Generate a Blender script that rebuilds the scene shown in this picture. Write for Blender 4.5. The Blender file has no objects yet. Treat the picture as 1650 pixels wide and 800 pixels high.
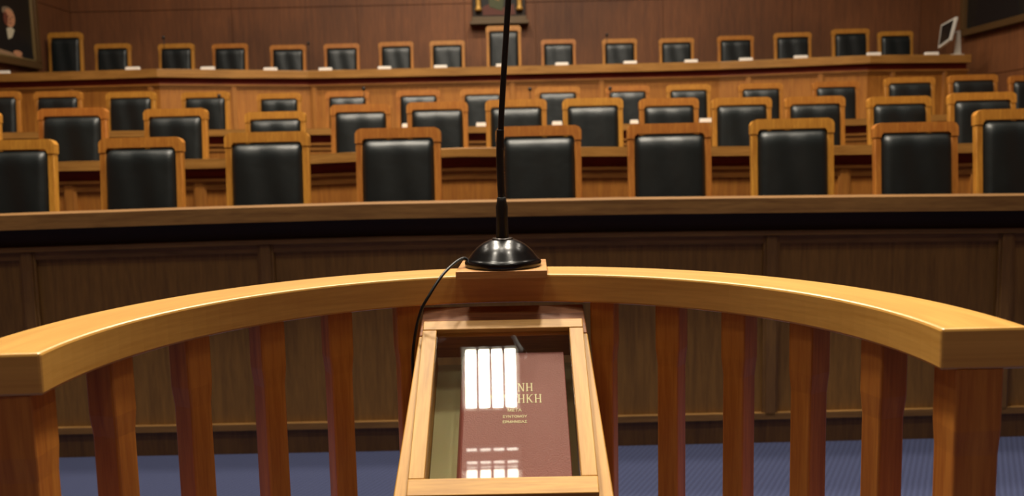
import bpy, bmesh, math, random
from mathutils import Vector, Matrix
random.seed(7)
C = bpy.context.scene.collection
sc = bpy.context.scene

# ------------------------------------------------------------------ camera
PITCH = math.atan(157/1400.0)
ROLL = math.atan(.022)
EYE = Vector((0, 0, 1.42))
cam = bpy.data.cameras.new('camera'); camo = bpy.data.objects.new('camera', cam); C.objects.link(camo)
cam.sensor_width = 36.0; cam.lens = 36.0*1400/1650
cam.clip_start = .05; cam.clip_end = 100
_f = Vector((0, math.cos(PITCH), -math.sin(PITCH))); _u0 = Vector((0, math.sin(PITCH), math.cos(PITCH))); _r0 = Vector((1, 0, 0))
_r = _r0*math.cos(ROLL) - _u0*math.sin(ROLL); _u = _u0*math.cos(ROLL) + _r0*math.sin(ROLL)
M4 = Matrix(((_r.x, _u.x, -_f.x, EYE.x), (_r.y, _u.y, -_f.y, EYE.y), (_r.z, _u.z, -_f.z, EYE.z), (0, 0, 0, 1)))
camo.matrix_world = M4
cam.dof.use_dof = True; cam.dof.focus_distance = 1.5; cam.dof.aperture_fstop = 5.0
sc.camera = camo

# ------------------------------------------------------------------ view, world
sc.view_settings.view_transform = 'Standard'; sc.view_settings.look = 'None'
sc.view_settings.gamma = 1.0; sc.view_settings.use_curve_mapping = False
sc.view_settings.exposure = 0.0
W = bpy.data.worlds.new('world'); sc.world = W; W.use_nodes = True
W.node_tree.nodes['Background'].inputs[0].default_value = (.6, .5, .4, 1)
W.node_tree.nodes['Background'].inputs[1].default_value = .02

CEIL = 7.6
ROOM = dict(xl=-6.42, xr=6.10, yb=13.1, yf=-4.0)
LIGHT_COL = (1.0, .90, .74)
TUBE_STRENGTH = 20.0
# louvred ceiling lights: x, y, watts of the lamp in each
LAMPS = []
for yy, pw in ((-1.9, 15), (4.7, 100), (6.8, 120), (9.2, 125)):  # first row hangs unseen behind the camera, added for front light
    for xx, k in ((-4.1, .18), (-1.5, 1.0), (1.1, 1.0), (3.7, .18)):
        LAMPS.append((xx, yy, pw*k))
LAMPS += [(-.26, 2.34, 15), (-.26, 1.275, 2), (-1.5, 3.1, 200), (1.1, 3.1, 210), (-2.0, .9, 45), (1.6, .9, 45)]  # strong front pair is unseen, added to brighten the handrail top
SPREAD = 150

# ------------------------------------------------------------------ helpers
def lin(r, g, b):
    f = lambda c: (c/255/12.92) if c/255 <= .04045 else ((c/255+.055)/1.055)**2.4
    return (f(r), f(g), f(b), 1)

def new_mat(name):
    m = bpy.data.materials.new(name); m.use_nodes = True
    nt = m.node_tree; b = nt.nodes['Principled BSDF']
    return m, nt, b

def plain(name, col, rough=.5, metal=0, spec=.5, bump=0, bscale=80, coat=0):
    m, nt, b = new_mat(name)
    b.inputs['Base Color'].default_value = lin(*col); b.inputs['Roughness'].default_value = rough
    b.inputs['Metallic'].default_value = metal; b.inputs['Specular IOR Level'].default_value = spec
    b.inputs['Coat Weight'].default_value = coat
    tc = nt.nodes.new('ShaderNodeTexCoord'); n = nt.nodes.new('ShaderNodeTexNoise')
    n.inputs['Scale'].default_value = bscale; nt.links.new(tc.outputs['Object'], n.inputs['Vector'])
    mx = nt.nodes.new('ShaderNodeMix'); mx.data_type = 'RGBA'; mx.blend_type = 'MULTIPLY'
    mx.inputs['Factor'].default_value = .25
    mx.inputs['A'].default_value = lin(*col); nt.links.new(n.outputs['Color'], mx.inputs['B'])
    hs = nt.nodes.new('ShaderNodeMix'); hs.data_type = 'RGBA'; hs.inputs['Factor'].default_value = .6
    hs.inputs['B'].default_value = lin(*col); nt.links.new(mx.outputs['Result'], hs.inputs['A'])
    nt.links.new(hs.outputs['Result'], b.inputs['Base Color'])
    if bump:
        bp = nt.nodes.new('ShaderNodeBump'); bp.inputs['Strength'].default_value = bump; bp.inputs['Distance'].default_value = .01
        nt.links.new(n.outputs['Fac'], bp.inputs['Height']); nt.links.new(bp.outputs['Normal'], b.inputs['Normal'])
    return m

def wood(name, light, dark, axis='X', rough=.35, scale=1.0, contrast=.6, coat=.0, vary=.0, blotch=.3, spec=.5):
    """grain runs along the given axis; 'U' uses the mesh's own UVs (u along the board)"""
    m, nt, b = new_mat(name); L = nt.links
    tc = nt.nodes.new('ShaderNodeTexCoord'); mp = nt.nodes.new('ShaderNodeMapping')
    L.new(tc.outputs['UV' if axis == 'U' else 'Object'], mp.inputs['Vector'])
    s = {'X': (.9, 14, 14), 'Y': (14, .9, 14), 'Z': (14, 14, .9), 'U': (.9, 14, 14)}[axis]
    mp.inputs['Scale'].default_value = tuple(v*scale for v in s)
    n1 = nt.nodes.new('ShaderNodeTexNoise'); n1.inputs['Scale'].default_value = 3.0; n1.inputs['Detail'].default_value = 6; n1.inputs['Distortion'].default_value = .6
    L.new(mp.outputs['Vector'], n1.inputs['Vector'])
    n2 = nt.nodes.new('ShaderNodeTexNoise'); n2.inputs['Scale'].default_value = 14.0; n2.inputs['Detail'].default_value = 3
    L.new(mp.outputs['Vector'], n2.inputs['Vector'])
    n3 = nt.nodes.new('ShaderNodeTexNoise'); n3.inputs['Scale'].default_value = 1.1*scale; n3.inputs['Detail'].default_value = 2
    L.new(tc.outputs['UV' if axis == 'U' else 'Object'], n3.inputs['Vector'])
    add = nt.nodes.new('ShaderNodeMath'); add.operation = 'MULTIPLY_ADD'; add.inputs[1].default_value = .4
    L.new(n2.outputs['Fac'], add.inputs[0])
    mul = nt.nodes.new('ShaderNodeMath'); mul.operation = 'MULTIPLY'; mul.inputs[1].default_value = .6
    L.new(n1.outputs['Fac'], mul.inputs[0]); L.new(mul.outputs[0], add.inputs[2])
    cr = nt.nodes.new('ShaderNodeValToRGB')
    cr.color_ramp.elements[0].position = .5-.5*contrast*.5; cr.color_ramp.elements[0].color = lin(*dark)
    cr.color_ramp.elements[1].position = .5+.5*contrast*.4; cr.color_ramp.elements[1].color = lin(*light)
    L.new(add.outputs[0], cr.inputs['Fac'])
    br = nt.nodes.new('ShaderNodeMapRange'); br.inputs['From Min'].default_value = .3; br.inputs['From Max'].default_value = .7
    br.inputs['To Min'].default_value = 1-blotch; br.inputs['To Max'].default_value = 1+blotch*.5
    L.new(n3.outputs['Fac'], br.inputs['Value'])
    hsv = nt.nodes.new('ShaderNodeHueSaturation'); L.new(cr.outputs['Color'], hsv.inputs['Color'])
    if vary:
        oi = nt.nodes.new('ShaderNodeObjectInfo')
        r2 = nt.nodes.new('ShaderNodeMapRange'); r2.inputs['To Min'].default_value = .5-.016*vary; r2.inputs['To Max'].default_value = .5+.016*vary
        L.new(oi.outputs['Random'], r2.inputs['Value']); L.new(r2.outputs['Result'], hsv.inputs['Hue'])
        r3 = nt.nodes.new('ShaderNodeMapRange'); r3.inputs['To Min'].default_value = 1-.18*vary; r3.inputs['To Max'].default_value = 1+.18*vary
        L.new(oi.outputs['Random'], r3.inputs['Value'])
        mm = nt.nodes.new('ShaderNodeMath'); mm.operation = 'MULTIPLY'
        L.new(r3.outputs['Result'], mm.inputs[0]); L.new(br.outputs['Result'], mm.inputs[1]); L.new(mm.outputs[0], hsv.inputs['Value'])
    else:
        L.new(br.outputs['Result'], hsv.inputs['Value'])
    L.new(hsv.outputs['Color'], b.inputs['Base Color'])
    b.inputs['Roughness'].default_value = rough; b.inputs['Coat Weight'].default_value = coat; b.inputs['Coat Roughness'].default_value = .12
    b.inputs['Specular IOR Level'].default_value = spec
    bp = nt.nodes.new('ShaderNodeBump'); bp.inputs['Strength'].default_value = .12; bp.inputs['Distance'].default_value = .002
    L.new(add.outputs[0], bp.inputs['Height']); L.new(bp.outputs['Normal'], b.inputs['Normal'])
    return m

class MB:
    def __init__(s): s.bm = bmesh.new(); s.uv = s.bm.loops.layers.uv.new('UVMap'); s.mats = []
    def mi(s, m):
        if m not in s.mats: s.mats.append(m)
        return s.mats.index(m)
    def face(s, vs, m=None, smooth=False, uvs=None):
        f = s.bm.faces.new(vs); f.smooth = smooth
        if m is not None: f.material_index = s.mi(m)
        if uvs:
            for l, q in zip(f.loops, uvs): l[s.uv].uv = q
        return f
    def hexa(s, p, m=None, bev=0, seg=2, mat4=None):
        """eight corners: bottom four (ccw from above), top four"""
        vs = [s.bm.verts.new(mat4 @ Vector(q) if mat4 else Vector(q)) for q in p]
        fs = []
        for idx in ((3, 2, 1, 0), (4, 5, 6, 7), (0, 1, 5, 4), (1, 2, 6, 5), (2, 3, 7, 6), (3, 0, 4, 7)):
            fs.append(s.face([vs[i] for i in idx], m))
        if bev:
            es = set(e for f in fs for e in f.edges)
            r = bmesh.ops.bevel(s.bm, geom=list(es), offset=bev, segments=seg, profile=.5, affect='EDGES')
            for f in r['faces']:
                f.smooth = True
        return s
    def box(s, x0, x1, y0, y1, z0, z1, m=None, bev=0, mat4=None, seg=2):
        return s.hexa([(x0, y0, z0), (x1, y0, z0), (x1, y1, z0), (x0, y1, z0), (x0, y0, z1), (x1, y0, z1), (x1, y1, z1), (x0, y1, z1)], m, bev, seg, mat4)
    def lathe(s, prof, cx=0, cy=0, cz=0, n=40, m=None, smooth=True):
        rings = []
        for r, z in prof:
            if r < 1e-6: rings.append([s.bm.verts.new((cx, cy, cz+z))])
            else: rings.append([s.bm.verts.new((cx+r*math.cos(2*math.pi*k/n), cy+r*math.sin(2*math.pi*k/n), cz+z)) for k in range(n)])
        for a, b in zip(rings, rings[1:]):
            for k in range(n):
                k2 = (k+1) % n
                if len(a) == 1 and len(b) == 1: continue
                if len(a) == 1: s.face([a[0], b[k2], b[k]], m, smooth)
                elif len(b) == 1: s.face([a[k], a[k2], b[0]], m, smooth)
                else: s.face([a[k], a[k2], b[k2], b[k]], m, smooth)
        return s
    def tube(s, pts, rad, n=12, m=None):
        pts = [Vector(p) for p in pts]; R = rad if isinstance(rad, (list, tuple)) else [rad]*len(pts)
        up = None; rings = []
        for i, p in enumerate(pts):
            t = (pts[min(i+1, len(pts)-1)]-pts[max(i-1, 0)]).normalized()
            if up is None: up = t.orthogonal().normalized()
            up = (up - t*up.dot(t)).normalized(); sd = t.cross(up)
            rings.append([s.bm.verts.new(p+(up*math.cos(2*math.pi*k/n)+sd*math.sin(2*math.pi*k/n))*R[i]) for k in range(n)])
        for a, b in zip(rings, rings[1:]):
            for k in range(n): s.face([a[k], a[(k+1) % n], b[(k+1) % n], b[k]], m, True)
        s.face(rings[0][::-1], m); s.face(rings[-1], m)
        return s
    def prism(s, poly, y0, y1, m=None, mat4=None):
        """poly of (x,z), extruded along y"""
        T = (lambda q: mat4 @ Vector(q)) if mat4 else Vector
        a = [s.bm.verts.new(T((x, y0, z))) for x, z in poly]; b = [s.bm.verts.new(T((x, y1, z))) for x, z in poly]
        s.face(a, m); s.face(b[::-1], m)
        for i in range(len(poly)):
            j = (i+1) % len(poly); s.face([a[j], a[i], b[i], b[j]], m)
        return s
    def sweep(s, path, prof, m=None, bev=0):
        """path [(x,y,z)], prof [(d,z)] closed; d goes to the left of travel (+y when travelling +x)"""
        P = [Vector(p) for p in path]; n = len(P); rings = []; U = [0]
        for i in range(1, n): U.append(U[-1]+(P[i]-P[i-1]).length)
        for i in range(n):
            a = (P[i]-P[i-1]).to_2d().normalized() if i > 0 else None
            b = (P[i+1]-P[i]).to_2d().normalized() if i < n-1 else None
            t = ((a if a else b)+(b if b else a)).normalized(); nn = Vector((-t.y, t.x))
            k = 1.0/max(.3, nn.dot(Vector((-(b or a).y, (b or a).x))))
            rings.append([s.bm.verts.new((P[i].x+nn.x*d*k, P[i].y+nn.y*d*k, (P[i].z+z if z > -50 else z+100))) for d, z in prof])
        V = [0]
        for i in range(len(prof)):
            q, w = prof[i], prof[(i+1) % len(prof)]; V.append(V[-1]+min(1, math.hypot(q[0]-w[0], q[1]-w[1])))
        fs = []
        for i in range(n-1):
            for k in range(len(prof)):
                k2 = (k+1) % len(prof)
                fs.append(s.face([rings[i][k2], rings[i][k], rings[i+1][k], rings[i+1][k2]][::-1], m, False,
                       [(U[i+1], V[k+1]), (U[i+1], V[k]), (U[i], V[k]), (U[i], V[k+1])]))
        c0 = s.face(rings[0], m, False, [(d*.08, z) for d, z in prof]); c1 = s.face(rings[-1][::-1], m, False, [(d*.08, z) for d, z in prof[::-1]])
        if bev:
            es = set()
            for i in range(n-1):
                for k in range(len(prof)):
                    e = s.bm.edges.get((rings[i][k], rings[i+1][k]))
                    if e: es.add(e)
            for f in (c0, c1):
                for e in f.edges: es.add(e)
            bmesh.ops.bevel(s.bm, geom=list(es), offset=bev, segments=2, profile=.5, affect='EDGES')
        return s
    def build(s, name, mat=None, parent=None, loc=None):
        bmesh.ops.recalc_face_normals(s.bm, faces=s.bm.faces[:])
        me = bpy.data.meshes.new(name); s.bm.to_mesh(me); s.bm.free()
        if s.mats and mat is None:
            for m in s.mats: me.materials.append(m)
        elif mat: me.materials.append(mat)
        o = bpy.data.objects.new(name, me); C.objects.link(o)
        if parent: o.parent = parent
        if loc: o.location = loc
        return o

def tag(o, label, cat, group=None, kind=None):
    o['label'] = label; o['category'] = cat
    if group: o['group'] = group
    if kind: o['kind'] = kind
    return o
def thing(name, label, cat, loc=(0, 0, 0), rz=0, group=None):
    o = bpy.data.objects.new(name, None); C.objects.link(o); o.location = loc; o.rotation_euler = (0, 0, rz); o.empty_display_size = .1
    return tag(o, label, cat, group)
def struct(o, label=None):
    o['kind'] = 'structure'
    if label: o['label'] = label
    return o
def copy_tree(o, parent=None):
    c = o.copy(); C.objects.link(c); c.parent = parent
    for ch in KIDS.get(o.name, []): copy_tree(ch, c)
    return c
KIDS = {}
def note_kids(o):
    KIDS[o.name] = [x for x in bpy.data.objects if x.parent == o]
    for x in KIDS[o.name]: note_kids(x)

# ------------------------------------------------------------------ materials
m_cap   = wood('oiled_oak_cap', (174, 124, 60), (140, 94, 40), 'U', rough=.42, blotch=.18)
m_panel = wood('oak_veneer_panel', (180, 116, 44), (150, 90, 32), 'Z', rough=.5, blotch=.2, scale=.9)
m_mould = wood('oak_moulding', (174, 116, 50), (142, 88, 36), 'U', rough=.45, blotch=.2)
m_mull  = wood('oak_mullion', (176, 116, 48), (146, 90, 36), 'Z', rough=.45, blotch=.15)
m_slot  = wood('dark_red_shaded_recess', (150, 52, 32), (118, 36, 20), 'U', rough=.6, blotch=.2)  # dark red wood, deepened for the shade inside the recess
m_chair = wood('honey_chair_wood', (194, 132, 52), (162, 100, 34), 'Z', rough=.4, scale=1.2, vary=.55, blotch=.25)
md_cap = wood('brown_bench_cap', (140, 102, 56), (106, 72, 36), 'U', rough=.42, blotch=.18)  # nearest bench set, darker brown than the other benches
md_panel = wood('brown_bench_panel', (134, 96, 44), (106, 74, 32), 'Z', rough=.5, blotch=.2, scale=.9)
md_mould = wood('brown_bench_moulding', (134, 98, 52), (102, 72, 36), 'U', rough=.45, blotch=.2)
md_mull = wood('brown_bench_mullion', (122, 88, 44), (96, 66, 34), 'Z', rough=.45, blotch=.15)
md_slot = wood('recess_shadow_black', (40, 22, 14), (26, 14, 9), 'U', rough=.6)  # recess shadow put into the near-black colour
m_rail  = wood('varnished_pine_rail', (234, 180, 90), (202, 144, 60), 'U', rough=.38, coat=.7, blotch=.2, contrast=.9)
m_rail.node_tree.nodes['Principled BSDF'].inputs['Coat Roughness'].default_value = .28
m_bal   = wood('reddish_baluster_wood', (222, 144, 58), (186, 106, 38), 'Z', rough=.4, blotch=.3)
m_case  = wood('pale_case_wood', (204, 154, 72), (170, 120, 48), 'Y', rough=.5, scale=1.6, blotch=.25, contrast=.8)
m_caseX = wood('pale_case_wood_cross', (208, 156, 72), (172, 120, 48), 'X', rough=.5, scale=1.6, blotch=.25, contrast=.8)
m_board = wood('shadowed_red_brown_board', (164, 104, 56), (116, 66, 34), 'X', rough=.6, scale=1.6, blotch=.3)  # darkened: shadow of rail and microphone plate put into the colour
m_wall  = wood('walnut_wall_veneer', (128, 78, 42), (92, 53, 28), 'Z', rough=.6, scale=.5, blotch=.45, contrast=.8)
m_leather = plain('black_leather', (4, 15, 17), rough=.43, bump=.3, bscale=9, spec=.6)
m_black = plain('glossy_black_plastic', (8, 8, 9), rough=.22, spec=.6)
m_matblack = plain('matt_black_rubber', (10, 10, 10), rough=.45)
m_white = plain('white_card', (240, 236, 228), rough=.8)
m_mon   = plain('pale_grey_plastic', (205, 200, 190), rough=.5)
m_scr   = plain('dark_screen', (14, 18, 18), rough=.2)
m_book  = plain('hazed_maroon_cloth', (160, 84, 80), rough=.55, bump=.15, bscale=400)  # maroon lightened to carry the haze of the glass
m_pages = plain('book_pages', (226, 214, 186), rough=.9)
m_gold  = plain('gold_lettering', (250, 232, 180), rough=.4)
m_gilt  = plain('dull_gilt', (120, 88, 40), rough=.45, metal=.5)
m_felt  = plain('hazed_grey_green_lining', (205, 194, 150), rough=.9)  # lining paled, glass haze put into its colour
m_ceil  = plain('ceiling_plaster', (205, 190, 160), rough=.9)
m_metal = plain('white_metal_housing', (225, 222, 215), rough=.5)

def carpet():
    m, nt, b = new_mat('blue_ribbed_carpet'); L = nt.links
    tc = nt.nodes.new('ShaderNodeTexCoord'); mp = nt.nodes.new('ShaderNodeMapping'); mp.inputs['Rotation'].default_value = (0, 0, math.radians(28))
    w = nt.nodes.new('ShaderNodeTexWave'); w.inputs['Scale'].default_value = 14; w.inputs['Distortion'].default_value = .6; w.inputs['Detail'].default_value = 1
    n = nt.nodes.new('ShaderNodeTexNoise'); n.inputs['Scale'].default_value = 180
    L.new(tc.outputs['Object'], mp.inputs['Vector']); L.new(mp.outputs['Vector'], w.inputs['Vector']); L.new(tc.outputs['Object'], n.inputs['Vector'])
    cr = nt.nodes.new('ShaderNodeValToRGB'); cr.color_ramp.elements[0].color = lin(32, 38, 66); cr.color_ramp.elements[1].color = lin(54, 61, 94)
    mx = nt.nodes.new('ShaderNodeMath'); mx.operation = 'MULTIPLY_ADD'; mx.inputs[1].default_value = .5
    hm = nt.nodes.new('ShaderNodeMath'); hm.operation = 'MULTIPLY'; hm.inputs[1].default_value = .5
    L.new(n.outputs['Fac'], hm.inputs[0]); L.new(w.outputs['Fac'], mx.inputs[0]); L.new(hm.outputs[0], mx.inputs[2])
    L.new(mx.outputs[0], cr.inputs['Fac']); L.new(cr.outputs['Color'], b.inputs['Base Color'])
    b.inputs['Roughness'].default_value = .95
    bp = nt.nodes.new('ShaderNodeBump'); bp.inputs['Strength'].default_value = .6; bp.inputs['Distance'].default_value = .004
    L.new(mx.outputs[0], bp.inputs['Height']); L.new(bp.outputs['Normal'], b.inputs['Normal'])
    return m
m_carpet = carpet()

def glass():
    m = bpy.data.materials.new('case_glass'); m.use_nodes = True; nt = m.node_tree; nt.nodes.clear(); L = nt.links
    o = nt.nodes.new('ShaderNodeOutputMaterial'); t = nt.nodes.new('ShaderNodeBsdfTransparent'); g = nt.nodes.new('ShaderNodeBsdfGlossy')
    t.inputs['Color'].default_value = (.93, .95, .92, 1); g.inputs['Roughness'].default_value = .004
    lw = nt.nodes.new('ShaderNodeLayerWeight'); lw.inputs['Blend'].default_value = .5
    pw_ = nt.nodes.new('ShaderNodeMath'); pw_.operation = 'POWER'; pw_.inputs[1].default_value = 4.0; L.new(lw.outputs['Facing'], pw_.inputs[0])
    fr = nt.nodes.new('ShaderNodeMath'); fr.operation = 'MULTIPLY_ADD'; fr.inputs[1].default_value = .9; fr.inputs[2].default_value = .085; L.new(pw_.outputs[0], fr.inputs[0])
    mx = nt.nodes.new('ShaderNodeMixShader')
    L.new(fr.outputs[0], mx.inputs[0]); L.new(t.outputs[0], mx.inputs[1]); L.new(g.outputs[0], mx.inputs[2]); L.new(mx.outputs[0], o.inputs['Surface'])
    return m
m_glass = glass()

def emit(name, col, s):
    m, nt, b = new_mat(name)
    b.inputs['Base Color'].default_value = (.8, .8, .8, 1); b.inputs['Emission Color'].default_value = (*col, 1); b.inputs['Emission Strength'].default_value = s
    return m
m_dim = emit('dim_reflection_glow', (1, .93, .82), 7.0)  # weak glow for the made-up slots and one dimmed fixture
m_tube = emit('lit_fluorescent_tube', (1, .95, .84), TUBE_STRENGTH)

# ------------------------------------------------------------------ room
xl, xr, yb, yf = ROOM['xl'], ROOM['xr'], ROOM['yb'], ROOM['yf']
struct(MB().box(xl-.3, xr+.3, yf-.3, yb+.3, -.2, 0).build('floor', m_carpet), 'blue ribbed carpet floor')
struct(MB().box(xl-.3, xr+.3, yf-.3, yb+.3, CEIL, CEIL+.2).build('ceiling', m_ceil))
w = MB()
seams_z = [0, .9, 2.25, 3.585, 4.9, 6.25, CEIL]
def panelled(mb, axis, a0, a1, c0, c1, cuts):
    """a wall of veneer sheets with fine sunk joints: backing slab + sheets"""
    for (p, q) in zip(cuts, cuts[1:]):
        for z0, z1 in zip(seams_z, seams_z[1:]):
            if axis == 'x': mb.box(p+.004, q-.004, c0, c1, z0+.005, z1-.005)
            else: mb.box(c0, c1, p+.004, q-.004, z0+.005, z1-.005)
w.box(xl-.3, xr+.3, yb+.02, yb+.2, 0, CEIL)
cuts = [xl, -4.05, -2.2, -.62, .42, 2.3, 4.2, xr]
panelled(w, 'x', 0, 0, yb, yb+.025, cuts)
struct(w.build('wall_back', m_wall), 'dark brown veneered back wall')
w = MB(); w.box(xl-.2, xl-.02, yf, yb, 0, CEIL); panelled(w, 'y', 0, 0, xl-.025, xl, [yf, -2, 0, 2, 4, 6, 8, 10, 11.6, yb]); struct(w.build('wall_left', m_wall))
w = MB(); w.box(xr+.02, xr+.2, yf, yb, 0, CEIL); panelled(w, 'y', 0, 0, xr, xr+.025, [yf, -2, 0, 2, 4, 6, 8, 10, 11.6, yb]); struct(w.build('wall_right', m_wall))
struct(MB().box(xl-.3, xr+.3, yf-.2, yf, 0, CEIL).build('wall_front', m_wall))

# raised tiers behind each bench
def tier(poly, z0, z1, name='floor'):
    b = MB(); a = [b.bm.verts.new((x, y, z0)) for x, y in poly]; c = [b.bm.verts.new((x, y, z1)) for x, y in poly]
    b.face(a[::-1]); b.face(c)
    for i in range(len(poly)):
        j = (i+1) % len(poly); b.face([a[i], a[j], c[j], c[i]])
    return struct(b.build(name, m_carpet))
T1, T2, T3, T4 = .30, .55, .85, 1.68
tier([(xl, 4.16), (xr, 4.16), (xr, yb), (xl, yb)], 0, T1, 'floor')
tier([(xl, 6.09), (xr, 6.09), (xr, yb), (xl, yb)], T1, T2, 'floor')
tier([(xl, 8.79), (xr, 8.79), (xr, yb), (xl, yb)], T2, T3, 'floor')
tier([(xl, 11.0), (-4.25, 10.85), (-2.6, 11.5), (2.7, 11.5), (4.45, 11.05), (xr, 11.25), (xr, yb), (xl, yb)], T3, T4, 'floor')

# ------------------------------------------------------------------ benches
def resample(st, step=.6):
    out = []
    for a, b in zip(st, st[1:]):
        n = max(1, int((Vector(b)-Vector(a)).length/step))
        for i in range(n): out.append(tuple(a[k]+(b[k]-a[k])*i/n for k in range(3)))
    out.append(tuple(st[-1])); return out
ABS = -100.0   # marks a height measured from the floor of the room, not from the cap
def rect(d0, d1, z0, z1): return [(d0, z0), (d0, z1), (d1, z1), (d1, z0)]
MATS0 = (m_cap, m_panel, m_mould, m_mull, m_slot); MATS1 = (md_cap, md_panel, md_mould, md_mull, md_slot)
def bench(label, st, cap_t, slot_h, led_h, base_z, mulls, over=.07, capd=.20, rail_h=.03, base_h=.12, mull_w=.075, desk=True, mats=None):
    m_cap, m_panel, m_mould, m_mull, m_slot = mats or MATS0
    t = thing('courtroom_bench', label, 'bench')
    mb = MB(); mb.sweep(st, rect(0, capd, -cap_t, 0), bev=.006); mb.build('top_cap', m_cap, t)
    z = -cap_t
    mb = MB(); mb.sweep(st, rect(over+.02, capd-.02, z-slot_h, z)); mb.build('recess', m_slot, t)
    z -= slot_h
    mb = MB(); mb.sweep(st, [(over-.02, z-.02), (over-.02, z), (capd-.03, z), (capd-.03, z-led_h), (over, z-led_h), (over, z-.02)]); mb.build('moulding', m_mould, t)
    zt = z-led_h
    mb = MB(); mb.sweep(st, [(over+.015, base_z+base_h+rail_h+ABS), (over+.015, zt), (capd-.03, zt), (capd-.03, base_z+base_h+rail_h+ABS)]); mb.build('front_panel', m_panel, t)
    mb = MB(); mb.sweep(st, [(over-.012, base_z+base_h+ABS), (over-.012, base_z+base_h+rail_h+ABS), (capd-.03, base_z+base_h+rail_h+ABS), (capd-.03, base_z+base_h+ABS)]); mb.build('bottom_rail', m_mould, t)
    mb = MB(); mb.sweep(st, [(over+.006, base_z+ABS), (over+.006, base_z+base_h+ABS), (capd-.03, base_z+base_h+ABS), (capd-.03, base_z+ABS)]); mb.build('plinth', m_mull, t)
    if desk:
        mb = MB(); mb.sweep(st, rect(capd, capd+.26, -.15, -.11)); mb.build('writing_surface', m_cap, t)
    for mx in mulls:
        # find the station segment
        for a, b in zip(st, st[1:]):
            if a[0] <= mx <= b[0]:
                k = (mx-a[0])/(b[0]-a[0]); yy = a[1]+(b[1]-a[1])*k; zz = a[2]+(b[2]-a[2])*k; ang = math.atan2(b[1]-a[1], b[0]-a[0])
                q = MB(); w2 = mull_w/2; h1 = zz+zt+led_h; h0 = base_z+base_h+rail_h*.5
                q.box(-w2, w2, over-.004, over+.03, h0-h1, -.02, bev=.004)
                q.box(-w2+.012, w2-.012, over-.012, over+.02, h0-h1, -.021, bev=.003)
                o = q.build('mullion', m_mull, t); o.location = (mx, yy, h1); o.rotation_euler = (0, 0, ang)
                break
    return t
b1 = resample([(-3.6, 3.97, 1.155), (-2.9, 3.97, 1.165), (-2.34, 3.97, 1.175), (-1.48, 3.965, 1.185), (-.63, 3.96, 1.191), (.5, 3.96, 1.187), (1.64, 3.965, 1.174), (2.35, 3.97, 1.164), (3.0, 3.97, 1.156), (3.6, 3.97, 1.15)], .5)
bench('nearest oak bench with long dark brown front panels', b1, .068, .088, .06, 0, [-3.4, -2.268, -1.151, 1.213, 2.317, 3.45], mats=MATS1)
b2 = resample([(-5.9, 5.9, 1.40), (-3.02, 5.9, 1.413), (-1.98, 5.9, 1.409), (-1.18, 5.9, 1.43), (-.34, 5.9, 1.447), (.66, 5.9, 1.432), (1.5, 5.9, 1.417), (2.3, 5.9, 1.407), (3.1, 5.9, 1.402), (5.8, 5.9, 1.40)], .6)
bench('orange oak bench between the first and second chair rows', b2, .064, .072, .075, T1, [-5.2, -4.1, -3.02, -2.13, 2.29, 3.2, 4.3, 5.3], mull_w=.085)
b3 = resample([(-6.3, 8.6, 1.70), (-4.8, 8.6, 1.705), (-1.86, 8.6, 1.679), (-.28, 8.6, 1.664), (1.1, 8.6, 1.658), (3.4, 8.6, 1.656), (4.26, 8.6, 1.68), (6.0, 8.6, 1.70)], .7)
bench('orange oak bench between the second and third chair rows', b3, .062, .08, .07, T2, [-5.2, -3.9, -2.6, -1.3, 0, 1.3, 2.6, 3.9, 5.2])
b4 = resample([(-6.41, 10.78, 2.49), (-4.22, 10.62, 2.49), (-2.55, 11.25, 2.49), (2.7, 11.25, 2.49), (4.45, 10.85, 2.49), (5.80, 11.05, 2.49)], .7)
bench('high judges bench with angled wings below the back wall', b4, .10, .075, .05, T3, [-5.35, -4.35, -3.4, -2.5, .05, 1.2, 3.05, 3.9, 4.8, 5.5], mull_w=.07)

# ------------------------------------------------------------------ chairs
def leather_pad(w, z0, z1, depth):
    b = MB(); n = 20; mz = 24
    V = []
    zc, hz = (z0+z1)/2, (z1-z0)/2
    for j in range(mz+1):
        row = []
        for i in range(n+1):
            u = -1+2*i/n; v = -1+2*j/mz
            # rounded-corner outline
            e = 7
            uu = math.copysign(abs(u)**.85, u); vv = math.copysign(abs(v)**.85, v)
            dz = (1-vv)*hz; db = (1+vv)*hz; dx_ = (1-abs(uu))*w/2
            q1 = math.sqrt(max(0, 1-(1-min(1, dz/.085))**2)); q2 = math.sqrt(max(0, 1-(1-min(1, db/.05))**2)); q3 = math.sqrt(max(0, 1-(1-min(1, dx_/.035))**2))
            bulge = q1*q2*(.25+.75*q3)
            notch = .0 if not (abs(u) > .93 and v > .9) else 1
            x = uu*w/2*(1-.03*max(0, abs(vv)-.85)/.15)
            z = zc+vv*hz*(1-.02*max(0, abs(uu)-.85)/.15)
            row.append(b.bm.verts.new((x, -.006-depth*bulge-.004*math.sin(x*31+z*5)*bulge, z)))
        V.append(row)
    for j in range(mz):
        for i in range(n): b.face([V[j][i], V[j][i+1], V[j+1][i+1], V[j+1][i]], None, True)
    # back
    ring = [V[0][i] for i in range(n+1)]+[V[j][n] for j in range(1, mz+1)]+[V[mz][i] for i in range(n-1, -1, -1)]+[V[j][0] for j in range(mz-1, 0, -1)]
    back = [b.bm.verts.new((q.co.x, .022, q.co.z)) for q in ring]
    for i in range(len(ring)):
        j = (i+1) % len(ring); b.face([ring[j], ring[i], back[i], back[j]], None, True)
    b.face(back)
    return b
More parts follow.
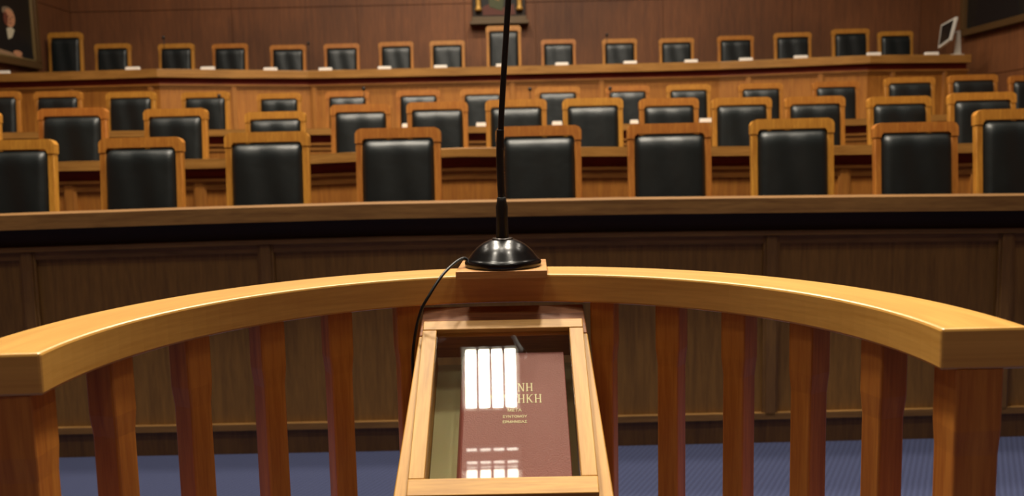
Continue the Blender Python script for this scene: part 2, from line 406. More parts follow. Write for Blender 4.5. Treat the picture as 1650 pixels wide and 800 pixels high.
def make_chair():
    t = thing('courtroom_chair', 'x', 'chair')
    H = 1.25; tilt = math.radians(5)
    piv = Matrix.Translation((0, 0, .45)) @ Matrix.Rotation(-tilt, 4, 'X') @ Matrix.Translation((0, 0, -.45))
    piv = piv @ Matrix.Diagonal((1, 1, 1, 1))
    hw = .25; ow = .247
    f = MB()
    # top rail with clipped corners and small shoulders
    zt = .45+(H-.45)/math.cos(tilt)
    ch = .030
    f.prism([(-hw, zt-.085), (-hw, zt-ch), (-hw+.012, zt-.010), (-hw+ch+.006, zt), (hw-ch-.006, zt), (hw-.012, zt-.010), (hw, zt-ch), (hw, zt-.085), (hw-.042, zt-.085), (hw-.042, zt-.075), (hw-.056, zt-.058), (-hw+.056, zt-.058), (-hw+.042, zt-.075), (-hw+.042, zt-.085)], -.022, .03, mat4=piv)
    for s in (-1, 1):
        x0, x1 = sorted((s*ow, s*(ow-.038)))
        f.box(x0, x1, -.018, .026, .40, zt-.084, bev=.004, mat4=piv)
    f.box(-.21, .21, -.014, .02, .50, .56, mat4=piv)
    bmesh.ops.recalc_face_normals(f.bm, faces=f.bm.faces[:])
    f.build('back_frame', m_chair, t)
    p = leather_pad(.412, .57, zt-.064, .05)
    bmesh.ops.transform(p.bm, matrix=piv, verts=p.bm.verts[:])
    o = p.build('backrest', m_leather, t); o['label'] = 'black leather backrest pad'
    s = MB(); s.box(-.235, .235, -.44, .0, .44, .50, bev=.02, seg=3); s.build('seat', m_leather, t)
    s = MB(); s.box(-.24, .24, -.43, -.0, .38, .44, bev=.004); s.build('seat_frame', m_chair, t)
    for x in (-.215, .215):
        for y in (-.40, -.03):
            q = MB(); q.hexa([(x-.016, y-.016, 0), (x+.016, y-.016, 0), (x+.016, y+.016, 0), (x-.016, y+.016, 0), (x-.022, y-.022, .38), (x+.022, y-.022, .38), (x+.022, y+.022, .38), (x-.022, y+.022, .38)])
            q.build('leg', m_chair, t)
    return t
proto = make_chair(); note_kids(proto)
used = [False]
ORD = ['leftmost', 'second from left', 'third from left', 'fourth from left', 'fifth from left', 'sixth from left', 'seventh from left', 'eighth from left', 'ninth from left', 'tenth from left', 'eleventh from left', 'twelfth from left', 'thirteenth from left', 'fourteenth from left', 'fifteenth from left', 'rightmost']
def row(data, floor_z, rowname, group, special={}):
    n = len(data); data = sorted(data)
    for i, (x, y, zt, sx) in enumerate(data):
        if not used[0]: c = proto; used[0] = True
        else: c = copy_tree(proto)
        c.location = (x, y, floor_z); c.scale = (sx*.985, sx, (zt-floor_z)/1.25)
        c.rotation_euler = (0, 0, random.uniform(-.03, .03))
        pos = ORD[i].replace(' from left', '') if i < n-1 else 'rightmost'
        if 0 < i < n-1: pos += ' from left'
        lab, cat, grp = special.get(i, ('wooden chair with black leather back, %s in %s' % (pos, rowname), 'chair', group))
        c['label'] = lab.replace('wooden chair with black leather back', 'wooden chair with black leather back') ; c['category'] = cat; c['group'] = grp
row([(-2.918,5.07,1.545,1.041),(-2.160,5.07,1.542,1.0),(-1.420,5.07,1.558,1.0),(-0.655,5.07,1.566,1.02),(0.170,5.07,1.559,1.015),(0.934,5.07,1.557,1.0),(1.652,5.07,1.569,.985),(2.378,5.07,1.532,1.0),(2.982,5.07,1.597,1.041)],
    T1, 'the nearest row', 'chairs in the first row')
row([(-4.10,6.60,1.80,.99),(-3.308,6.60,1.811,1.068),(-2.623,6.85,1.804,1.015),(-1.878,7.00,1.771,0.988),(-1.189,7.00,1.814,0.988),(-0.577,7.00,1.820,1.0),(0.056,7.00,1.826,1.0),(0.673,7.00,1.823,0.988),(1.285,7.00,1.809,0.975),(1.868,7.00,1.802,0.975),(2.456,7.00,1.798,0.975),(3.071,6.85,1.776,1.015),(3.583,6.60,1.779,1.021)],
    T2, 'the second row', 'chairs in the second row')
row([(-5.55,9.50,2.179,1.018),(-4.888,9.50,2.165,1.05),(-4.101,9.50,2.141,1.09),(-3.292,9.50,2.124,1.052),(-2.491,9.50,2.093,0.967),(-1.748,9.50,2.097,0.967),(-0.979,9.50,2.093,0.967),(-0.283,9.50,2.091,0.967),(0.533,9.50,2.094,0.984),(1.289,9.50,2.090,0.967),(1.952,9.50,2.089,0.967),(2.735,9.50,2.085,0.967),(3.551,9.50,2.087,1.018),(4.353,9.50,2.116,1.10),(5.042,9.50,2.128,1.08),(5.68,9.50,2.108,1.0)],
    T3, 'the third row', 'chairs in the third row')
row([(-6.10,12.20,3.173,0.96),(-5.458,12.20,3.007,1.002),(-4.580,12.20,2.988,1.002),(-3.838,12.20,2.972,1.002),(-3.037,12.20,2.938,1.002),(-2.294,12.20,2.939,1.002),(-1.542,12.20,2.948,0.980),(-0.833,12.20,2.949,0.980),(-0.052,12.20,3.133,0.980),(0.704,12.20,2.933,0.980),(1.549,12.20,2.923,0.980),(2.335,12.20,2.914,0.980),(3.155,12.20,2.930,1.024),(3.941,12.20,2.955,1.046),(4.743,12.20,2.988,1.046),(5.367,12.20,2.941,0.980)],
    T4, 'the top row', 'chairs in the top row',
    {8: ('tall presiding chair with black leather back below the icon', 'chair', 'tall chairs in the top row'),
     0: ('tall dark chair with black leather back beside the left portrait', 'chair', 'tall chairs in the top row')})

# ------------------------------------------------------------------ curved witness stand
RC = Vector((-.021, .998)); RI, RO = .519, .622; RZ = 1.203; RT = .050
stand = thing('witness_stand', 'semicircular wooden witness stand with varnished handrail and square balusters', 'witness stand', (RC.x, RC.y, 0))
PLAT = .16
def arc(a0, a1, r, n):
    return [(r*math.cos(a0+(a1-a0)*i/n), r*math.sin(a0+(a1-a0)*i/n)) for i in range(n+1)]
a_l, a_r = math.radians(183.2), math.radians(-.6)
mb = MB()
path = [(x, y, RZ) for x, y in arc(a_l, a_r, RI, 72)]
mb.sweep(path, [(0, -RT), (0, 0), (RO-RI, 0), (RO-RI, -RT)], bev=.0035)
mb.build('handrail', m_rail, stand)
mb = MB()
inner = arc(a_l, a_r, .46, 48); outer = arc(a_l, a_r, .64, 48)
poly = [(-.66, -.55), (.66, -.55)] + [(x, y) for x, y in arc(0, math.pi, .66, 48)]
a = [mb.bm.verts.new((x, y, 0)) for x, y in poly]; c = [mb.bm.verts.new((x, y, PLAT)) for x, y in poly]
mb.face(a[::-1]); mb.face(c)
for i in range(len(poly)):
    j = (i+1) % len(poly); mb.face([a[i], a[j], c[j], c[i]])
mb.build('platform', m_carpet, stand)
def bar(r, ang, wt, wr, top_extra, name='baluster'):
    """square bar under the rail: wider head, short shoulder, straight shaft; wt tangential, wr radial"""
    b = MB(); zt = RZ-RT; secs = [(PLAT, 1.0), (zt-.105, 1.0), (zt-.075, 1+top_extra), (zt, 1+top_extra)]
    rings = []
    for z, k in secs:
        x, y = wt/2*k, wr/2*(1+(k-1)*.5)
        rings.append([b.bm.verts.new(q) for q in ((-x, -y, z), (x, -y, z), (x, y, z), (-x, y, z))])
    b.face(rings[0][::-1]); b.face(rings[-1])
    for p, q in zip(rings, rings[1:]):
        for i in range(4): b.face([p[i], p[(i+1) % 4], q[(i+1) % 4], q[i]])
    bmesh.ops.bevel(b.bm, geom=[e for e in b.bm.edges if abs(e.verts[0].co.z-e.verts[1].co.z) > .01], offset=.003, segments=2, profile=.5, affect='EDGES')
    o = b.build(name, m_bal, stand); o.location = (r*math.cos(ang), r*math.sin(ang), 0); o.rotation_euler = (0, 0, ang-math.pi/2)
for deg in (163.6, 148.4, 134.0, 121.0, 107.9, 70.6, 58.0, 45.2, 31.8, 17.2):
    bar(.550, math.radians(deg), .037, .040, .16)
bar(.563, math.radians(180.0), .050, .056, .10, 'end_post'); bar(.566, math.radians(2.2), .048, .054, .10, 'end_post')
mb = MB(); mb.box(-.078, .078, -.078, .075, 0, .0135, bev=.001); o = mb.build('microphone_plate', wood('plate_wood', (208, 154, 90), (172, 114, 58), 'X', rough=.4, scale=1.5), stand); o.location = (.004, .545, RZ+.0001); o.rotation_euler = (0, 0, math.radians(-1.5))

# ------------------------------------------------------------------ book case (slanted glazed display lectern)
T0 = Vector((-.0182, 1.4568, 1.1342)); cu = Vector((1, -.0077, 0)).normalized(); cv = Vector((-.0064, -.8362, -.5484)).normalized()
cn = cv.cross(cu).normalized()
if cn.z < 0: cn = -cn
# local axes of the case: x = across, y = up the slope (-v), z = normal
CM = Matrix(((cu.x, -cv.x, cn.x, T0.x), (cu.y, -cv.y, cn.y, T0.y), (cu.z, -cv.z, cn.z, T0.z), (0, 0, 0, 1)))
case = thing('display_case', 'slanted pale wood display case with hinged glazed lid on the witness stand', 'display case', tuple(T0))
def inCase(o):
    o.parent = case; o.matrix_local = Matrix.Translation(-T0) @ CM; return o
def flared(mb, v0, v1, x0a, x0b, x1a, x1b, z0, z1, **k):
    """board from v0 (top) to v1 (bottom) with different widths at both ends"""
    return mb.hexa([(x0b, -v1, z0), (x1b, -v1, z0), (x1a, -v0, z0), (x0a, -v0, z0), (x0b, -v1, z1), (x1b, -v1, z1), (x1a, -v0, z1), (x0a, -v0, z1)], **k)
Z1 = -.020
hw = lambda v: .141+(v+.045)/.385*.016
L_ = Z1-.085
for s in (-1, 1):
    mb = MB(); e0, e1 = hw(.016), hw(.36)
    if s < 0: flared(mb, .016, .36, -e0, -e1, -.116, -.118, L_, Z1, bev=.002)
    else: flared(mb, .016, .36, .116, .118, e0, e1, L_, Z1, bev=.002)
    inCase(mb.build('case_side', m_case))
mb = MB(); flared(mb, -.056, .016, -hw(-.056), -hw(.016), hw(-.056), hw(.016), L_+.03, Z1, bev=.002); inCase(mb.build('head_board', m_board))
mb = MB(); mb.box(-.118, .118, -.36, -.328, L_, Z1); inCase(mb.build('foot_board', m_caseX))
mb = MB(); mb.box(-.116, .116, -.328, -.016, L_, L_+.012); inCase(mb.build('lining', m_felt))
lid = MB(); lt = .0195
lid.box(-.135, .135, -.0215, 0, -lt, 0, bev=.0015)
top = inCase(lid.build('lid_frame', m_caseX))
for q0, q1 in ((-.135, -.1115), (.1115, .135)):
    lid = MB(); lid.box(q0, q1, -.319, -.0217, -lt, -.0004, bev=.0012); inCase(lid.build('lid_stile', m_case))
lid = MB(); lid.box(-.135, .135, -.348, -.3192, -lt, 0, bev=.0015); inCase(lid.build('lid_rail', m_caseX))
mb = MB(); mb.box(-.1115, .1115, -.3192, -.0215, -.0105, -.0085); inCase(mb.build('glass_pane', m_glass))
mb = MB()
mb.hexa([(-.10, -.14, PLAT-T0.z), (.10, -.14, PLAT-T0.z), (.10, -.03, PLAT-T0.z), (-.10, -.03, PLAT-T0.z), (-.10, -.14, -.222), (.10, -.14, -.222), (.10, -.03, -.150), (-.10, -.03, -.150)])
o = mb.build('pedestal', m_board, case)

# book
BX, BW, BV0, BV1, BT = .015, .172, .049, .303, -.030
bz0 = L_+.012
BM = CM @ Matrix.Translation((BX, -(BV0+BV1)/2, bz0))
book = thing('book', 'maroon clothbound book with gold Greek title inside the glazed case', 'book', tuple(BM.translation))
def inBook(o):
    o.parent = book; o.matrix_local = Matrix.Translation(-BM.translation) @ BM; return o
bh = BT-bz0; hwB = BW/2; hh = (BV1-BV0)/2
mb = MB(); mb.box(-hwB+.008, hwB, -hh, hh, bh-.003, bh, bev=.0012); mb.box(-hwB+.008, hwB, -hh, hh, 0, .003, bev=.0012); inBook(mb.build('cover', m_book))
mb = MB(); n = 10; pr = []
for i in range(n+1):
    t = math.pi*i/n; pr.append((-hwB+.010-.010*math.sin(t), bh/2+bh/2*math.cos(t)))
for i in range(n, -1, -1):
    t = math.pi*i/n; pr.append((-hwB+.010-.007*math.sin(t), bh/2+(bh/2-.003)*math.cos(t)))
Rm = Matrix(((1, 0, 0, 0), (0, 1, 0, 0), (0, 0, 1, 0), (0, 0, 0, 1)))
mb.prism(pr, -hh, hh); inBook(mb.build('spine', m_book))
mb = MB(); mb.box(-hwB+.009, hwB-.004, -hh+.004, hh-.004, .003, bh-.003); inBook(mb.build('pages', m_pages))

# lettering: slab-serif capitals drawn as strokes
def strokes(ch):
    S = []
    def bar_(x0, y0, x1, y1, w): S.append((x0, y0, x1, y1, w))
    V, TN, SR = .17, .10, .085
    if ch in 'ΝH' or ch == 'Η':
        pass
    if ch == 'Κ':
        bar_(.18, 0, .18, 1, V); bar_(.2, .42, .8, .98, TN); bar_(.36, .58, .84, .02, V); ser = [(.18, 0, .3), (.18, 1, .3), (.82, 1, .3), (.86, 0, .3)]
    elif ch == 'Α':
        bar_(.5, 1, .14, 0, TN); bar_(.5, 1, .86, 0, V); bar_(.26, .33, .74, .33, TN); ser = [(.14, 0, .3), (.86, 0, .34)]
    elif ch == 'Ι':
        bar_(.5, 0, .5, 1, V); ser = [(.5, 0, .4), (.5, 1, .4)]
    elif ch == 'Ν':
        bar_(.16, 0, .16, 1, TN); bar_(.18, .98, .82, .02, V); bar_(.84, 0, .84, 1, TN); ser = [(.16, 0, .34), (.14, 1, .3), (.84, 1, .34)]
    elif ch == 'Η':
        bar_(.18, 0, .18, 1, V); bar_(.82, 0, .82, 1, V); bar_(.18, .5, .82, .5, TN); ser = [(.18, 0, .34), (.18, 1, .34), (.82, 0, .34), (.82, 1, .34)]
    elif ch == 'Δ':
        bar_(.5, 1, .1, .03, TN); bar_(.5, 1, .9, .03, V); bar_(.06, .05, .94, .05, TN); ser = []
    elif ch == 'Θ':
        k = 12
        for i in range(k):
            a, b = 2*math.pi*i/k, 2*math.pi*(i+1)/k
            bar_(.5+.38*math.cos(a), .5+.46*math.sin(a), .5+.38*math.cos(b), .5+.46*math.sin(b), TN+.06*abs(math.cos((a+b)/2)))
        bar_(.32, .5, .68, .5, TN); ser = []
    for x, y, w in ser: S.append((x-w/2, y+(SR/2 if y < .5 else -SR/2), x+w/2, y+(SR/2 if y < .5 else -SR/2), SR))
    return S
def word(mb, text, x0, x1, y0, h, z):
    wl = [(.55 if c == 'Ι' else 1.0) for c in text]; gap = .16; tot = sum(wl)+gap*(len(text)-1); k = (x1-x0)/tot; x = x0
    for c, wd in zip(text, wl):
        for (ax, ay, bx, by, t) in strokes(c):
            if c == 'Ι': ax = (ax-.5)*1.0+.275; bx = (bx-.5)*1.0+.275
            A = Vector((x+ax*k, y0+ay*h)); B = Vector((x+bx*k, y0+by*h)); d = (B-A)
            if d.length < 1e-6: continue
            n_ = Vector((-d.y, d.x)).normalized()*t*k/2
            q = [A-n_, B-n_, B+n_, A+n_]
            lo = [mb.bm.verts.new((p.x, p.y, z)) for p in q]; hi = [mb.bm.verts.new((p.x, p.y, z+.0004)) for p in q]
            mb.face(hi); mb.face(lo[::-1])
            for i in range(4): mb.face([lo[i], lo[(i+1) % 4], hi[(i+1) % 4], hi[i]])
        x += (wd+gap)*k
vm = (BV0+BV1)/2
lt_ = MB()
word(lt_, 'ΚΑΙΝΗ', -.0115-BX, .0475-BX, vm-.1350, .0175, bh)
word(lt_, 'ΔΙΑΘΗΚΗ', -.0255-BX, .0610-BX, vm-.1590, .0178, bh)
o = inBook(lt_.build('title', m_gold)); o['label'] = 'gold title lettering on the cover'
def small_text(body, u, v, size):
    cu_ = bpy.data.curves.new('txt', 'FONT'); cu_.body = body; cu_.size = size; cu_.align_x = 'CENTER'; cu_.align_y = 'CENTER'; cu_.extrude = .0002; cu_.offset = .00012
    ob = bpy.data.objects.new('tmp', cu_); C.objects.link(ob)
    dg = bpy.context.evaluated_depsgraph_get(); me = bpy.data.meshes.new_from_object(ob.evaluated_get(dg))
    bpy.data.objects.remove(ob); me.transform(Matrix.Translation((u-BX, vm-v, bh+.0002)))
    me.materials.clear(); me.materials.append(m_gold)
    o = bpy.data.objects.new('subtitle', me); C.objects.link(o); inBook(o)
small_text('ΜΕΤΑ', .0175, .1735, .0080)
small_text('ΣΥΝΤΟΜΟΥ', .0178, .1860, .0066)
small_text('ΕΡΜΗΝΕΙΑΣ', .0178, .1965, .0066)

# ------------------------------------------------------------------ microphone on the rail
MX, MY, MZ = -.0165, 1.532, RZ+.0137
mic = thing('desk_microphone', 'large black gooseneck microphone with domed base on the witness stand rail', 'microphone', (MX, MY, MZ))
mb = MB(); mb.lathe([(0, 0), (.0655, 0), (.0675, .002), (.068, .0075), (.0665, .0115), (.0635, .0135), (.0605, .0165), (.053, .0265), (.043, .0360), (.033, .0425), (.024, .0465), (.0185, .0480), (0, .0485)], n=64); mb.build('base', m_black, mic)
mb = MB(); mb.lathe([(.0185, .0478), (.0190, .0488), (.0182, .0500), (.0115, .0502)], n=32); mb.build('base_ring', plain('dark_chrome', (90, 88, 85), rough=.25, metal=.9), mic)
mb = MB(); mb.lathe([(.0108, .0485), (.0112, .052), (.0102, .085), (.0108, .105), (.0085, .114), (.0080, .1215), (.0062, .1225), (0, .1225)], n=24); mb.build('collar', m_matblack, mic)
def cat(pts, n=8):
    out = []; P = [Vector(p) for p in pts]; P = [P[0]*2-P[1]]+P+[P[-1]*2-P[-2]]
    for i in range(1, len(P)-2):
        for k in range(n):
            t = k/n; a, b, c, d = P[i-1:i+3]
            out.append(.5*((2*b)+(-a+c)*t+(2*a-5*b+4*c-d)*t*t+(-a+3*b-3*c+d)*t*t*t))
    out.append(P[-2]); return out
lo = cat([(.0, 0, .12), (-.0012, 0, .18), (0, 0, .225), (.0008, 0, .240)])
mb = MB(); mb.tube(lo, .0066, n=16); mb.build('lower_stem', m_matblack, mic)
mb = MB(); mb.tube(cat([(.0014, 0, .205), (.0022, 0, .25), (.0075, 0, .32), (.0130, 0, .385), (.0195, 0, .46), (.0255, 0, .52), (.030, .0, .565)]), .0052, n=14); mb.build('gooseneck', m_matblack, mic)
mb = MB(); mb.tube([(.0298, 0, .563), (.0305, 0, .570), (.032, 0, .590), (.0345, 0, .622), (.035, 0, .628)], [.006, .0095, .0105, .0105, .006], n=16); mb.build('microphone_head', m_matblack, mic)
cb = MB(); cb.tube(cat([(-.060, 0, .010), (-.070, -.008, .016), (-.085, -.035, .010), (-.104, -.070, -.006), (-.124, -.090, -.035), (-.139, -.092, -.062), (-.152, -.085, -.11), (-.158, -.075, -.17), (-.153, -.06, -.28), (-.14, -.045, -.45), (-.135, -.04, -1.02), (-.135, -.04, -1.0505)], 8), .0026, n=10); cb.build('cable', m_matblack, mic)

# ------------------------------------------------------------------ cards, small microphones, monitor
def b4y(x):
    for a, b in zip(b4, b4[1:]):
        if a[0] <= x <= b[0]: return a[1]+(b[1]-a[1])*(x-a[0])/(b[0]-a[0])
def card(x, y, z, w, label, group, rz=0):
    mb = MB(); mb.prism([(-w/2, 0), (w/2, 0), (w/2-.004, .036), (w/2-.008, .040), (-w/2+.008, .040), (-w/2+.004, .036)], -.02, .02)
    o = mb.build('name_card', m_white); o.location = (x, y, z); o.rotation_euler = (0, 0, rz)
    tag(o, label, 'card', group)
NTH = ['leftmost', 'second', 'third', 'fourth', 'fifth', 'sixth', 'seventh', 'eighth', 'ninth', 'tenth', 'eleventh', 'twelfth', 'thirteenth', 'fourteenth', 'rightmost']
from math import radians as R_
xs4 = [-6.20, -4.55, -3.70, -3.0, -2.34, -1.582, -.864, -.10, .69, 1.566, 2.348, 3.03, 3.68, 4.53, 5.30]
for i, x in enumerate(xs4):
    lab = 'small white card on the high bench, %s of its cards%s' % (NTH[i], '' if i in (0, 14) else ' from left')
    card(x, b4y(x)+.085, 2.4902, .17 if i != 7 else .11, lab, 'white cards on the high bench')
def b3z(x):
    for a, b in zip(b3, b3[1:]):
        if a[0] <= x <= b[0]: return a[2]+(b[2]-a[2])*(x-a[0])/(b[0]-a[0])
for i, (x, w_) in enumerate([(-1.0318, .06), (-.2791, .10), (.4738, .10), (1.2388, .08), (1.949, .12)]):
    card(x, 8.70, b3z(x), w_, 'small white card on the third bench, %s of its five cards%s' % (['leftmost', 'second', 'middle', 'fourth', 'rightmost'][i], ' from left' if i in (1, 3) else ''), 'white cards on the third bench')
def small_mic(x, y, z0, z1, label):
    t = thing('small_microphone', label, 'microphone', (x, y, z0), 0, 'small microphones on the benches')
    h = z1-z0
    MB().lathe([(0, 0), (.045, 0), (.045, .01), (.02, .022), (0, .024)], n=20).build('base', m_matblack, t)
    MB().tube([(0, 0, .02), (0, 0, h*.5), (0, -.006, h*.8), (0, -.012, h-.03)], .004, n=8).build('stem', m_matblack, t)
    MB().tube([(0, -.012, h-.034), (0, -.014, h-.026), (0, -.018, h), (0, -.019, h+.006)], [.008, .017, .018, .008], n=12).build('microphone_head', m_matblack, t)
for x, zt, lab in ((-2.90, 2.037, 'small black microphone on the third bench, leftmost there'), (-1.45, 2.078, 'small black microphone on the third bench left of the icon'),
                   (.215, 2.037, 'small black microphone on the third bench just right of the gooseneck'), (1.018, 2.026, 'small black microphone on the third bench, rightmost there')):
    small_mic(x*1.01, 8.93, b3z(x)-.11, zt+.01, lab)
small_mic(-4.25, b4y(-4.25)+.36, 2.38, 2.915, 'small black microphone at the left corner of the high bench')
small_mic(-2.60, b4y(-2.60)+.36, 2.38, 2.885, 'small black microphone on the high bench beside the fifth chair')
small_mic(1.30, b4y(1.30)+.36, 2.38, 2.91, 'small black microphone on the high bench right of the tall chair')

mon = thing('computer_monitor', 'pale grey monitor seen side-on at the right end of the high bench', 'monitor', (5.60, 11.17, 2.4902), 0)
o_ = Vector((5.60, 11.17, 2.4902))
Q = [Vector(p)-o_ for p in ((5.493, 11.30, 2.592), (5.490, 11.0, 2.664), (5.558, 11.0, 2.949), (5.523, 11.30, 2.894))]
nn_ = (Q[1]-Q[0]).cross(Q[3]-Q[0]).normalized()
if nn_.x > 0: nn_ = -nn_
def slab(mb, u0, u1, v0, v1, t0, t1, **k):
    f = lambda u, v, t: (Q[0]*(1-u)*(1-v)+Q[1]*u*(1-v)+Q[2]*u*v+Q[3]*(1-u)*v)+nn_*t
    return mb.hexa([f(u0, v0, t0), f(u1, v0, t0), f(u1, v1, t0), f(u0, v1, t0), f(u0, v0, t1), f(u1, v0, t1), f(u1, v1, t1), f(u0, v1, t1)], **k)
slab(MB(), 0, 1, 0, 1, -.035, 0, bev=.006).build('monitor_shell', m_mon, mon)
slab(MB(), .09, .91, .12, .92, 0, .003).build('screen', m_scr, mon)
mb = MB(); mb.hexa([(.05, -.03, .012), (.115, -.03, .012), (.115, .03, .012), (.05, .03, .012), (.06, -.02, .31), (.10, -.02, .31), (.10, .01, .31), (.06, .01, .31)], bev=.004); mb.build('monitor_stand', m_mon, mon)
mb = MB(); mb.box(-.03, .125, -.08, .08, 0, .013, bev=.003); mb.build('stand_foot', m_mon, mon)
mb = MB(); mb.box(-.06, .09, -.025, .015, .27, .305); mb.build('hinge', m_mon, mon)

# ------------------------------------------------------------------ pictures on the walls
def frame_ring(mb, x0, x1, z0, z1, w, d0, d1):
    mb.box(x0, x1, d0, d1, z0, z0+w, bev=.008); mb.box(x0, x1, d0, d1, z1-w, z1, bev=.008)
    mb.box(x0, x0+w, d0, d1, z0+w, z1-w, bev=.008); mb.box(x1-w, x1, d0, d1, z0+w, z1-w, bev=.008)
    return mb
def ell(mb, cx, cz, rx, rz_, y, m, n=24, t=.002):
    mb.prism([(cx+rx*math.cos(2*math.pi*i/n), cz+rz_*math.sin(2*math.pi*i/n)) for i in range(n)], y-t, y, m)
m_frame_d = plain('dark_gilded_frame', (92, 66, 34), rough=.5, metal=.2)
m_frame_i = plain('frame_inner_slip', (120, 98, 60), rough=.5, metal=.2)
p_bg = plain('paint_dark_background', (20, 18, 14), .5, bscale=6); p_suit = plain('paint_black_suit', (12, 12, 14), .5); p_skin = plain('paint_skin', (196, 140, 104), .5, bscale=12)
p_hair = plain('paint_grey_hair', (130, 112, 92), .5); p_coll = plain('paint_white_collar', (200, 190, 165), .5); p_paper = plain('paint_papers', (150, 120, 92), .5); p_shade = plain('paint_skin_shadow', (110, 60, 45), .5)
# portrait on the left wall: local x runs along the wall, local -y faces the room
pl = thing('portrait_painting', 'framed oil portrait of a seated person in dark suit on left wall', 'painting', (xl+.012, 11.30, 2.655), R_(90))
frame_ring(MB(), -.75, .75, 0, 1.2, .085, -.075, .0).build('picture_frame', m_frame_d, pl)
frame_ring(MB(), -.66, .66, .09, 1.11, .03, -.05, -.01).build('inner_slip', m_frame_i, pl)
q = MB(); q.box(-.66, .66, -.02, -.012, .08, 1.12, p_bg)
n0_ = len(q.bm.verts)
q.prism([(-.64, .10), (.40, .10), (.34, .26), (.20, .42), (.02, .50), (-.30, .50), (-.55, .40), (-.64, .3)], -.024, -.02, p_suit)
q.prism([(-.20, .36), (-.11, .40), (-.04, .52), (-.12, .55), (-.22, .52)], -.027, -.024, p_coll)
ell(q, -.14, .68, .125, .135, -.026, p_skin); ell(q, -.17, .77, .13, .07, -.025, p_hair); ell(q, -.23, .66, .05, .10, -.0285, p_shade)
for ex in (-.17, -.08): ell(q, ex, .70, .02, .008, -.0285, p_suit, 10)
q.prism([(-.135, .69), (-.11, .645), (-.15, .645)], -.0295, -.028, p_shade); ell(q, -.13, .605, .035, .008, -.0285, p_shade, 10)
q.prism([(-.60, .10), (-.02, .10), (.02, .16), (-.5, .20)], -.026, -.024, p_paper)
for k in range(4): q.prism([(-.06+.04*k, .09), (-.025+.04*k, .09), (-.02+.04*k, .16-.01*k), (-.055+.04*k, .17-.01*k)], -.029, -.026, p_skin)
ell(q, -.01, .18, .10, .04, -.0285, p_skin)
q.bm.verts.ensure_lookup_table()
for v_ in list(q.bm.verts)[n0_:]: v_.co.x = min(.655, v_.co.x+.26); v_.co.z = .10+(v_.co.z-.10)*.86
q.build('canvas', None, pl)
# right wall
pr_ = thing('dark_painting', 'large dark framed painting on the right wall above the bench end', 'painting', (xr-.012, 11.02, 2.79), R_(-90))
frame_ring(MB(), -.78, .78, 0, 1.9, .085, -.075, .0).build('picture_frame', m_frame_d, pr_)
q = MB(); q.box(-.69, .69, -.02, -.012, .08, 1.82, p_bg); q.prism([(-.5, .10), (.5, .10), (.42, .5), (.2, .8), (-.2, .8), (-.42, .5)], -.024, -.02, p_suit)
ell(q, 0, 1.0, .11, .16, -.025, p_shade); q.build('canvas', None, pr_)
# icon on the back wall
ic = thing('wall_icon', 'ornate dark framed icon with gilt columns on the back wall centre', 'picture', (-.114, yb-.002, 3.26))
q = MB(); q.box(-.43, .43, -.16, 0, .0, .05, bev=.01); q.box(-.40, .40, -.12, 0, .05, .115, bev=.008); q.build('ledge', plain('grey_brown_ledge', (104, 84, 58), .5), ic)
q = MB(); q.box(-.39, .39, -.05, 0, .10, 1.35, bev=.01); q.build('backboard', plain('dark_backboard', (48, 34, 22), .6), ic)
for s in (-1, 1):
    q = MB(); q.lathe([(0, .20), (.050, .20), (.050, .235), (.038, .245), (.034, .27), (.032, 1.15), (.05, 1.18), (.05, 1.22), (0, 1.22)], n=20); o = q.build('gilt_column', plain('gilt_paint', (206, 158, 76), .4, metal=.3), ic); o.location = (s*.30, -.09, 0)
q = MB(); q.prism([(-.34, 1.3), (.34, 1.3), (.42, 1.38), (0, 1.6), (-.42, 1.38)], -.12, 0); q.build('pediment', m_frame_d, ic)
pg = plain('paint_olive', (74, 78, 44), .5, bscale=9); pr2 = plain('paint_ochre', (150, 112, 56), .5); pr3 = plain('paint_brick', (96, 44, 28), .5)
q = MB(); q.box(-.25, .25, -.062, -.05, .13, 1.25, p_bg)
q.prism([(-.24, .14), (.24, .14), (.22, .30), (.05, .24), (-.10, .32), (-.24, .26)], -.065, -.062, pr3)
q.prism([(-.14, .26), (.05, .20), (.12, .60), (.04, .95), (-.10, .95), (-.16, .6)], -.069, -.065, pg)
q.prism([(-.06, .36), (.01, .34), (.02, .8), (-.05, .8)], -.072, -.069, pr2); ell(q, -.03, 1.05, .07, .09, -.070, pr2)
q.build('icon_panel', None, ic)

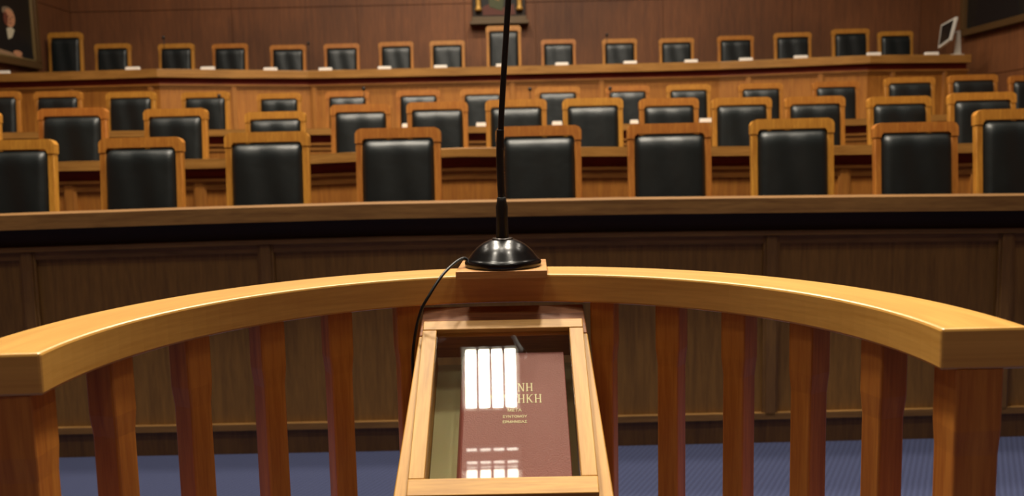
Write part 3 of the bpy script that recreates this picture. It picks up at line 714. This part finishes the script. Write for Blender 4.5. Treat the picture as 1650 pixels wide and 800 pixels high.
# ------------------------------------------------------------------ ceiling lights (four tubes each, white dividers)
def make_light():
    t = thing('ceiling_light', 'x', 'ceiling light')
    h = MB(); h.box(-.26, .26, -.285, .285, .045, .06)
    for s in (-1, 1):
        h.box(*sorted((s*.26, s*.272)), -.285, .285, -.005, .06); h.box(-.26, .26, *sorted((s*.285, s*.297)), -.005, .06)
    for k in (-1, 0, 1): h.box(k*.12-.010, k*.12+.010, -.285, .285, -.004, .04)
    h.build('housing', m_metal, t)
    for k in range(4):
        x = (k-1.5)*.12; q = MB(); q.box(x-.045, x+.045, -.26, .26, .012, .030, bev=.006); q.build('tube', m_tube, t)
    return t
pro = make_light(); note_kids(pro)
for i, (x, y, pw) in enumerate(LAMPS):
    c = pro if i == 0 else copy_tree(pro)
    c.location = (x, y, CEIL-.0605)
    c['group'] = 'ceiling lights above the witness stand' if x == -.26 else 'ceiling lights above the bench rows'
    c['label'] = 'four-tube ceiling light ' + ('reflected in the glass over the book' if x == -.26 else 'unseen, out of frame over the hall')
    if pw < 5:
        for ch in bpy.data.objects:
            if ch.parent == c and ch.name.startswith('tube'): ch.material_slots[0].link = 'OBJECT'; ch.material_slots[0].material = m_dim
    ld = bpy.data.lights.new('tube_lamp', 'AREA'); ld.shape = 'RECTANGLE'; ld.size = .088; ld.size_y = .52
    ld.energy = pw/4; ld.color = LIGHT_COL; ld.spread = R_(SPREAD)
    for k in range(4):
        lo_ = bpy.data.objects.new('tube_lamp', ld); C.objects.link(lo_); lo_.location = (x+(k-1.5)*.12, y, CEIL-.056)
sl = thing('dash_reflection_strip', 'made-up glowing slotted strip reflected as thin dashes low in the book glass', 'ceiling light', (-.26, 1.65, CEIL-.0205))  # invented source for the dashes mirrored in the glass
MB().box(-.26, .26, -.12, .10, .005, .02).build('housing', m_metal, sl)
for yy, hh_ in ((.06, .009), (-.05, .007), (-.085, .011)):
    for k in range(4):
        x = (k-1.5)*.12; MB().box(x-.045, x+.045, yy-hh_, yy+hh_, 0, .0049).build('slot', m_dim, sl)
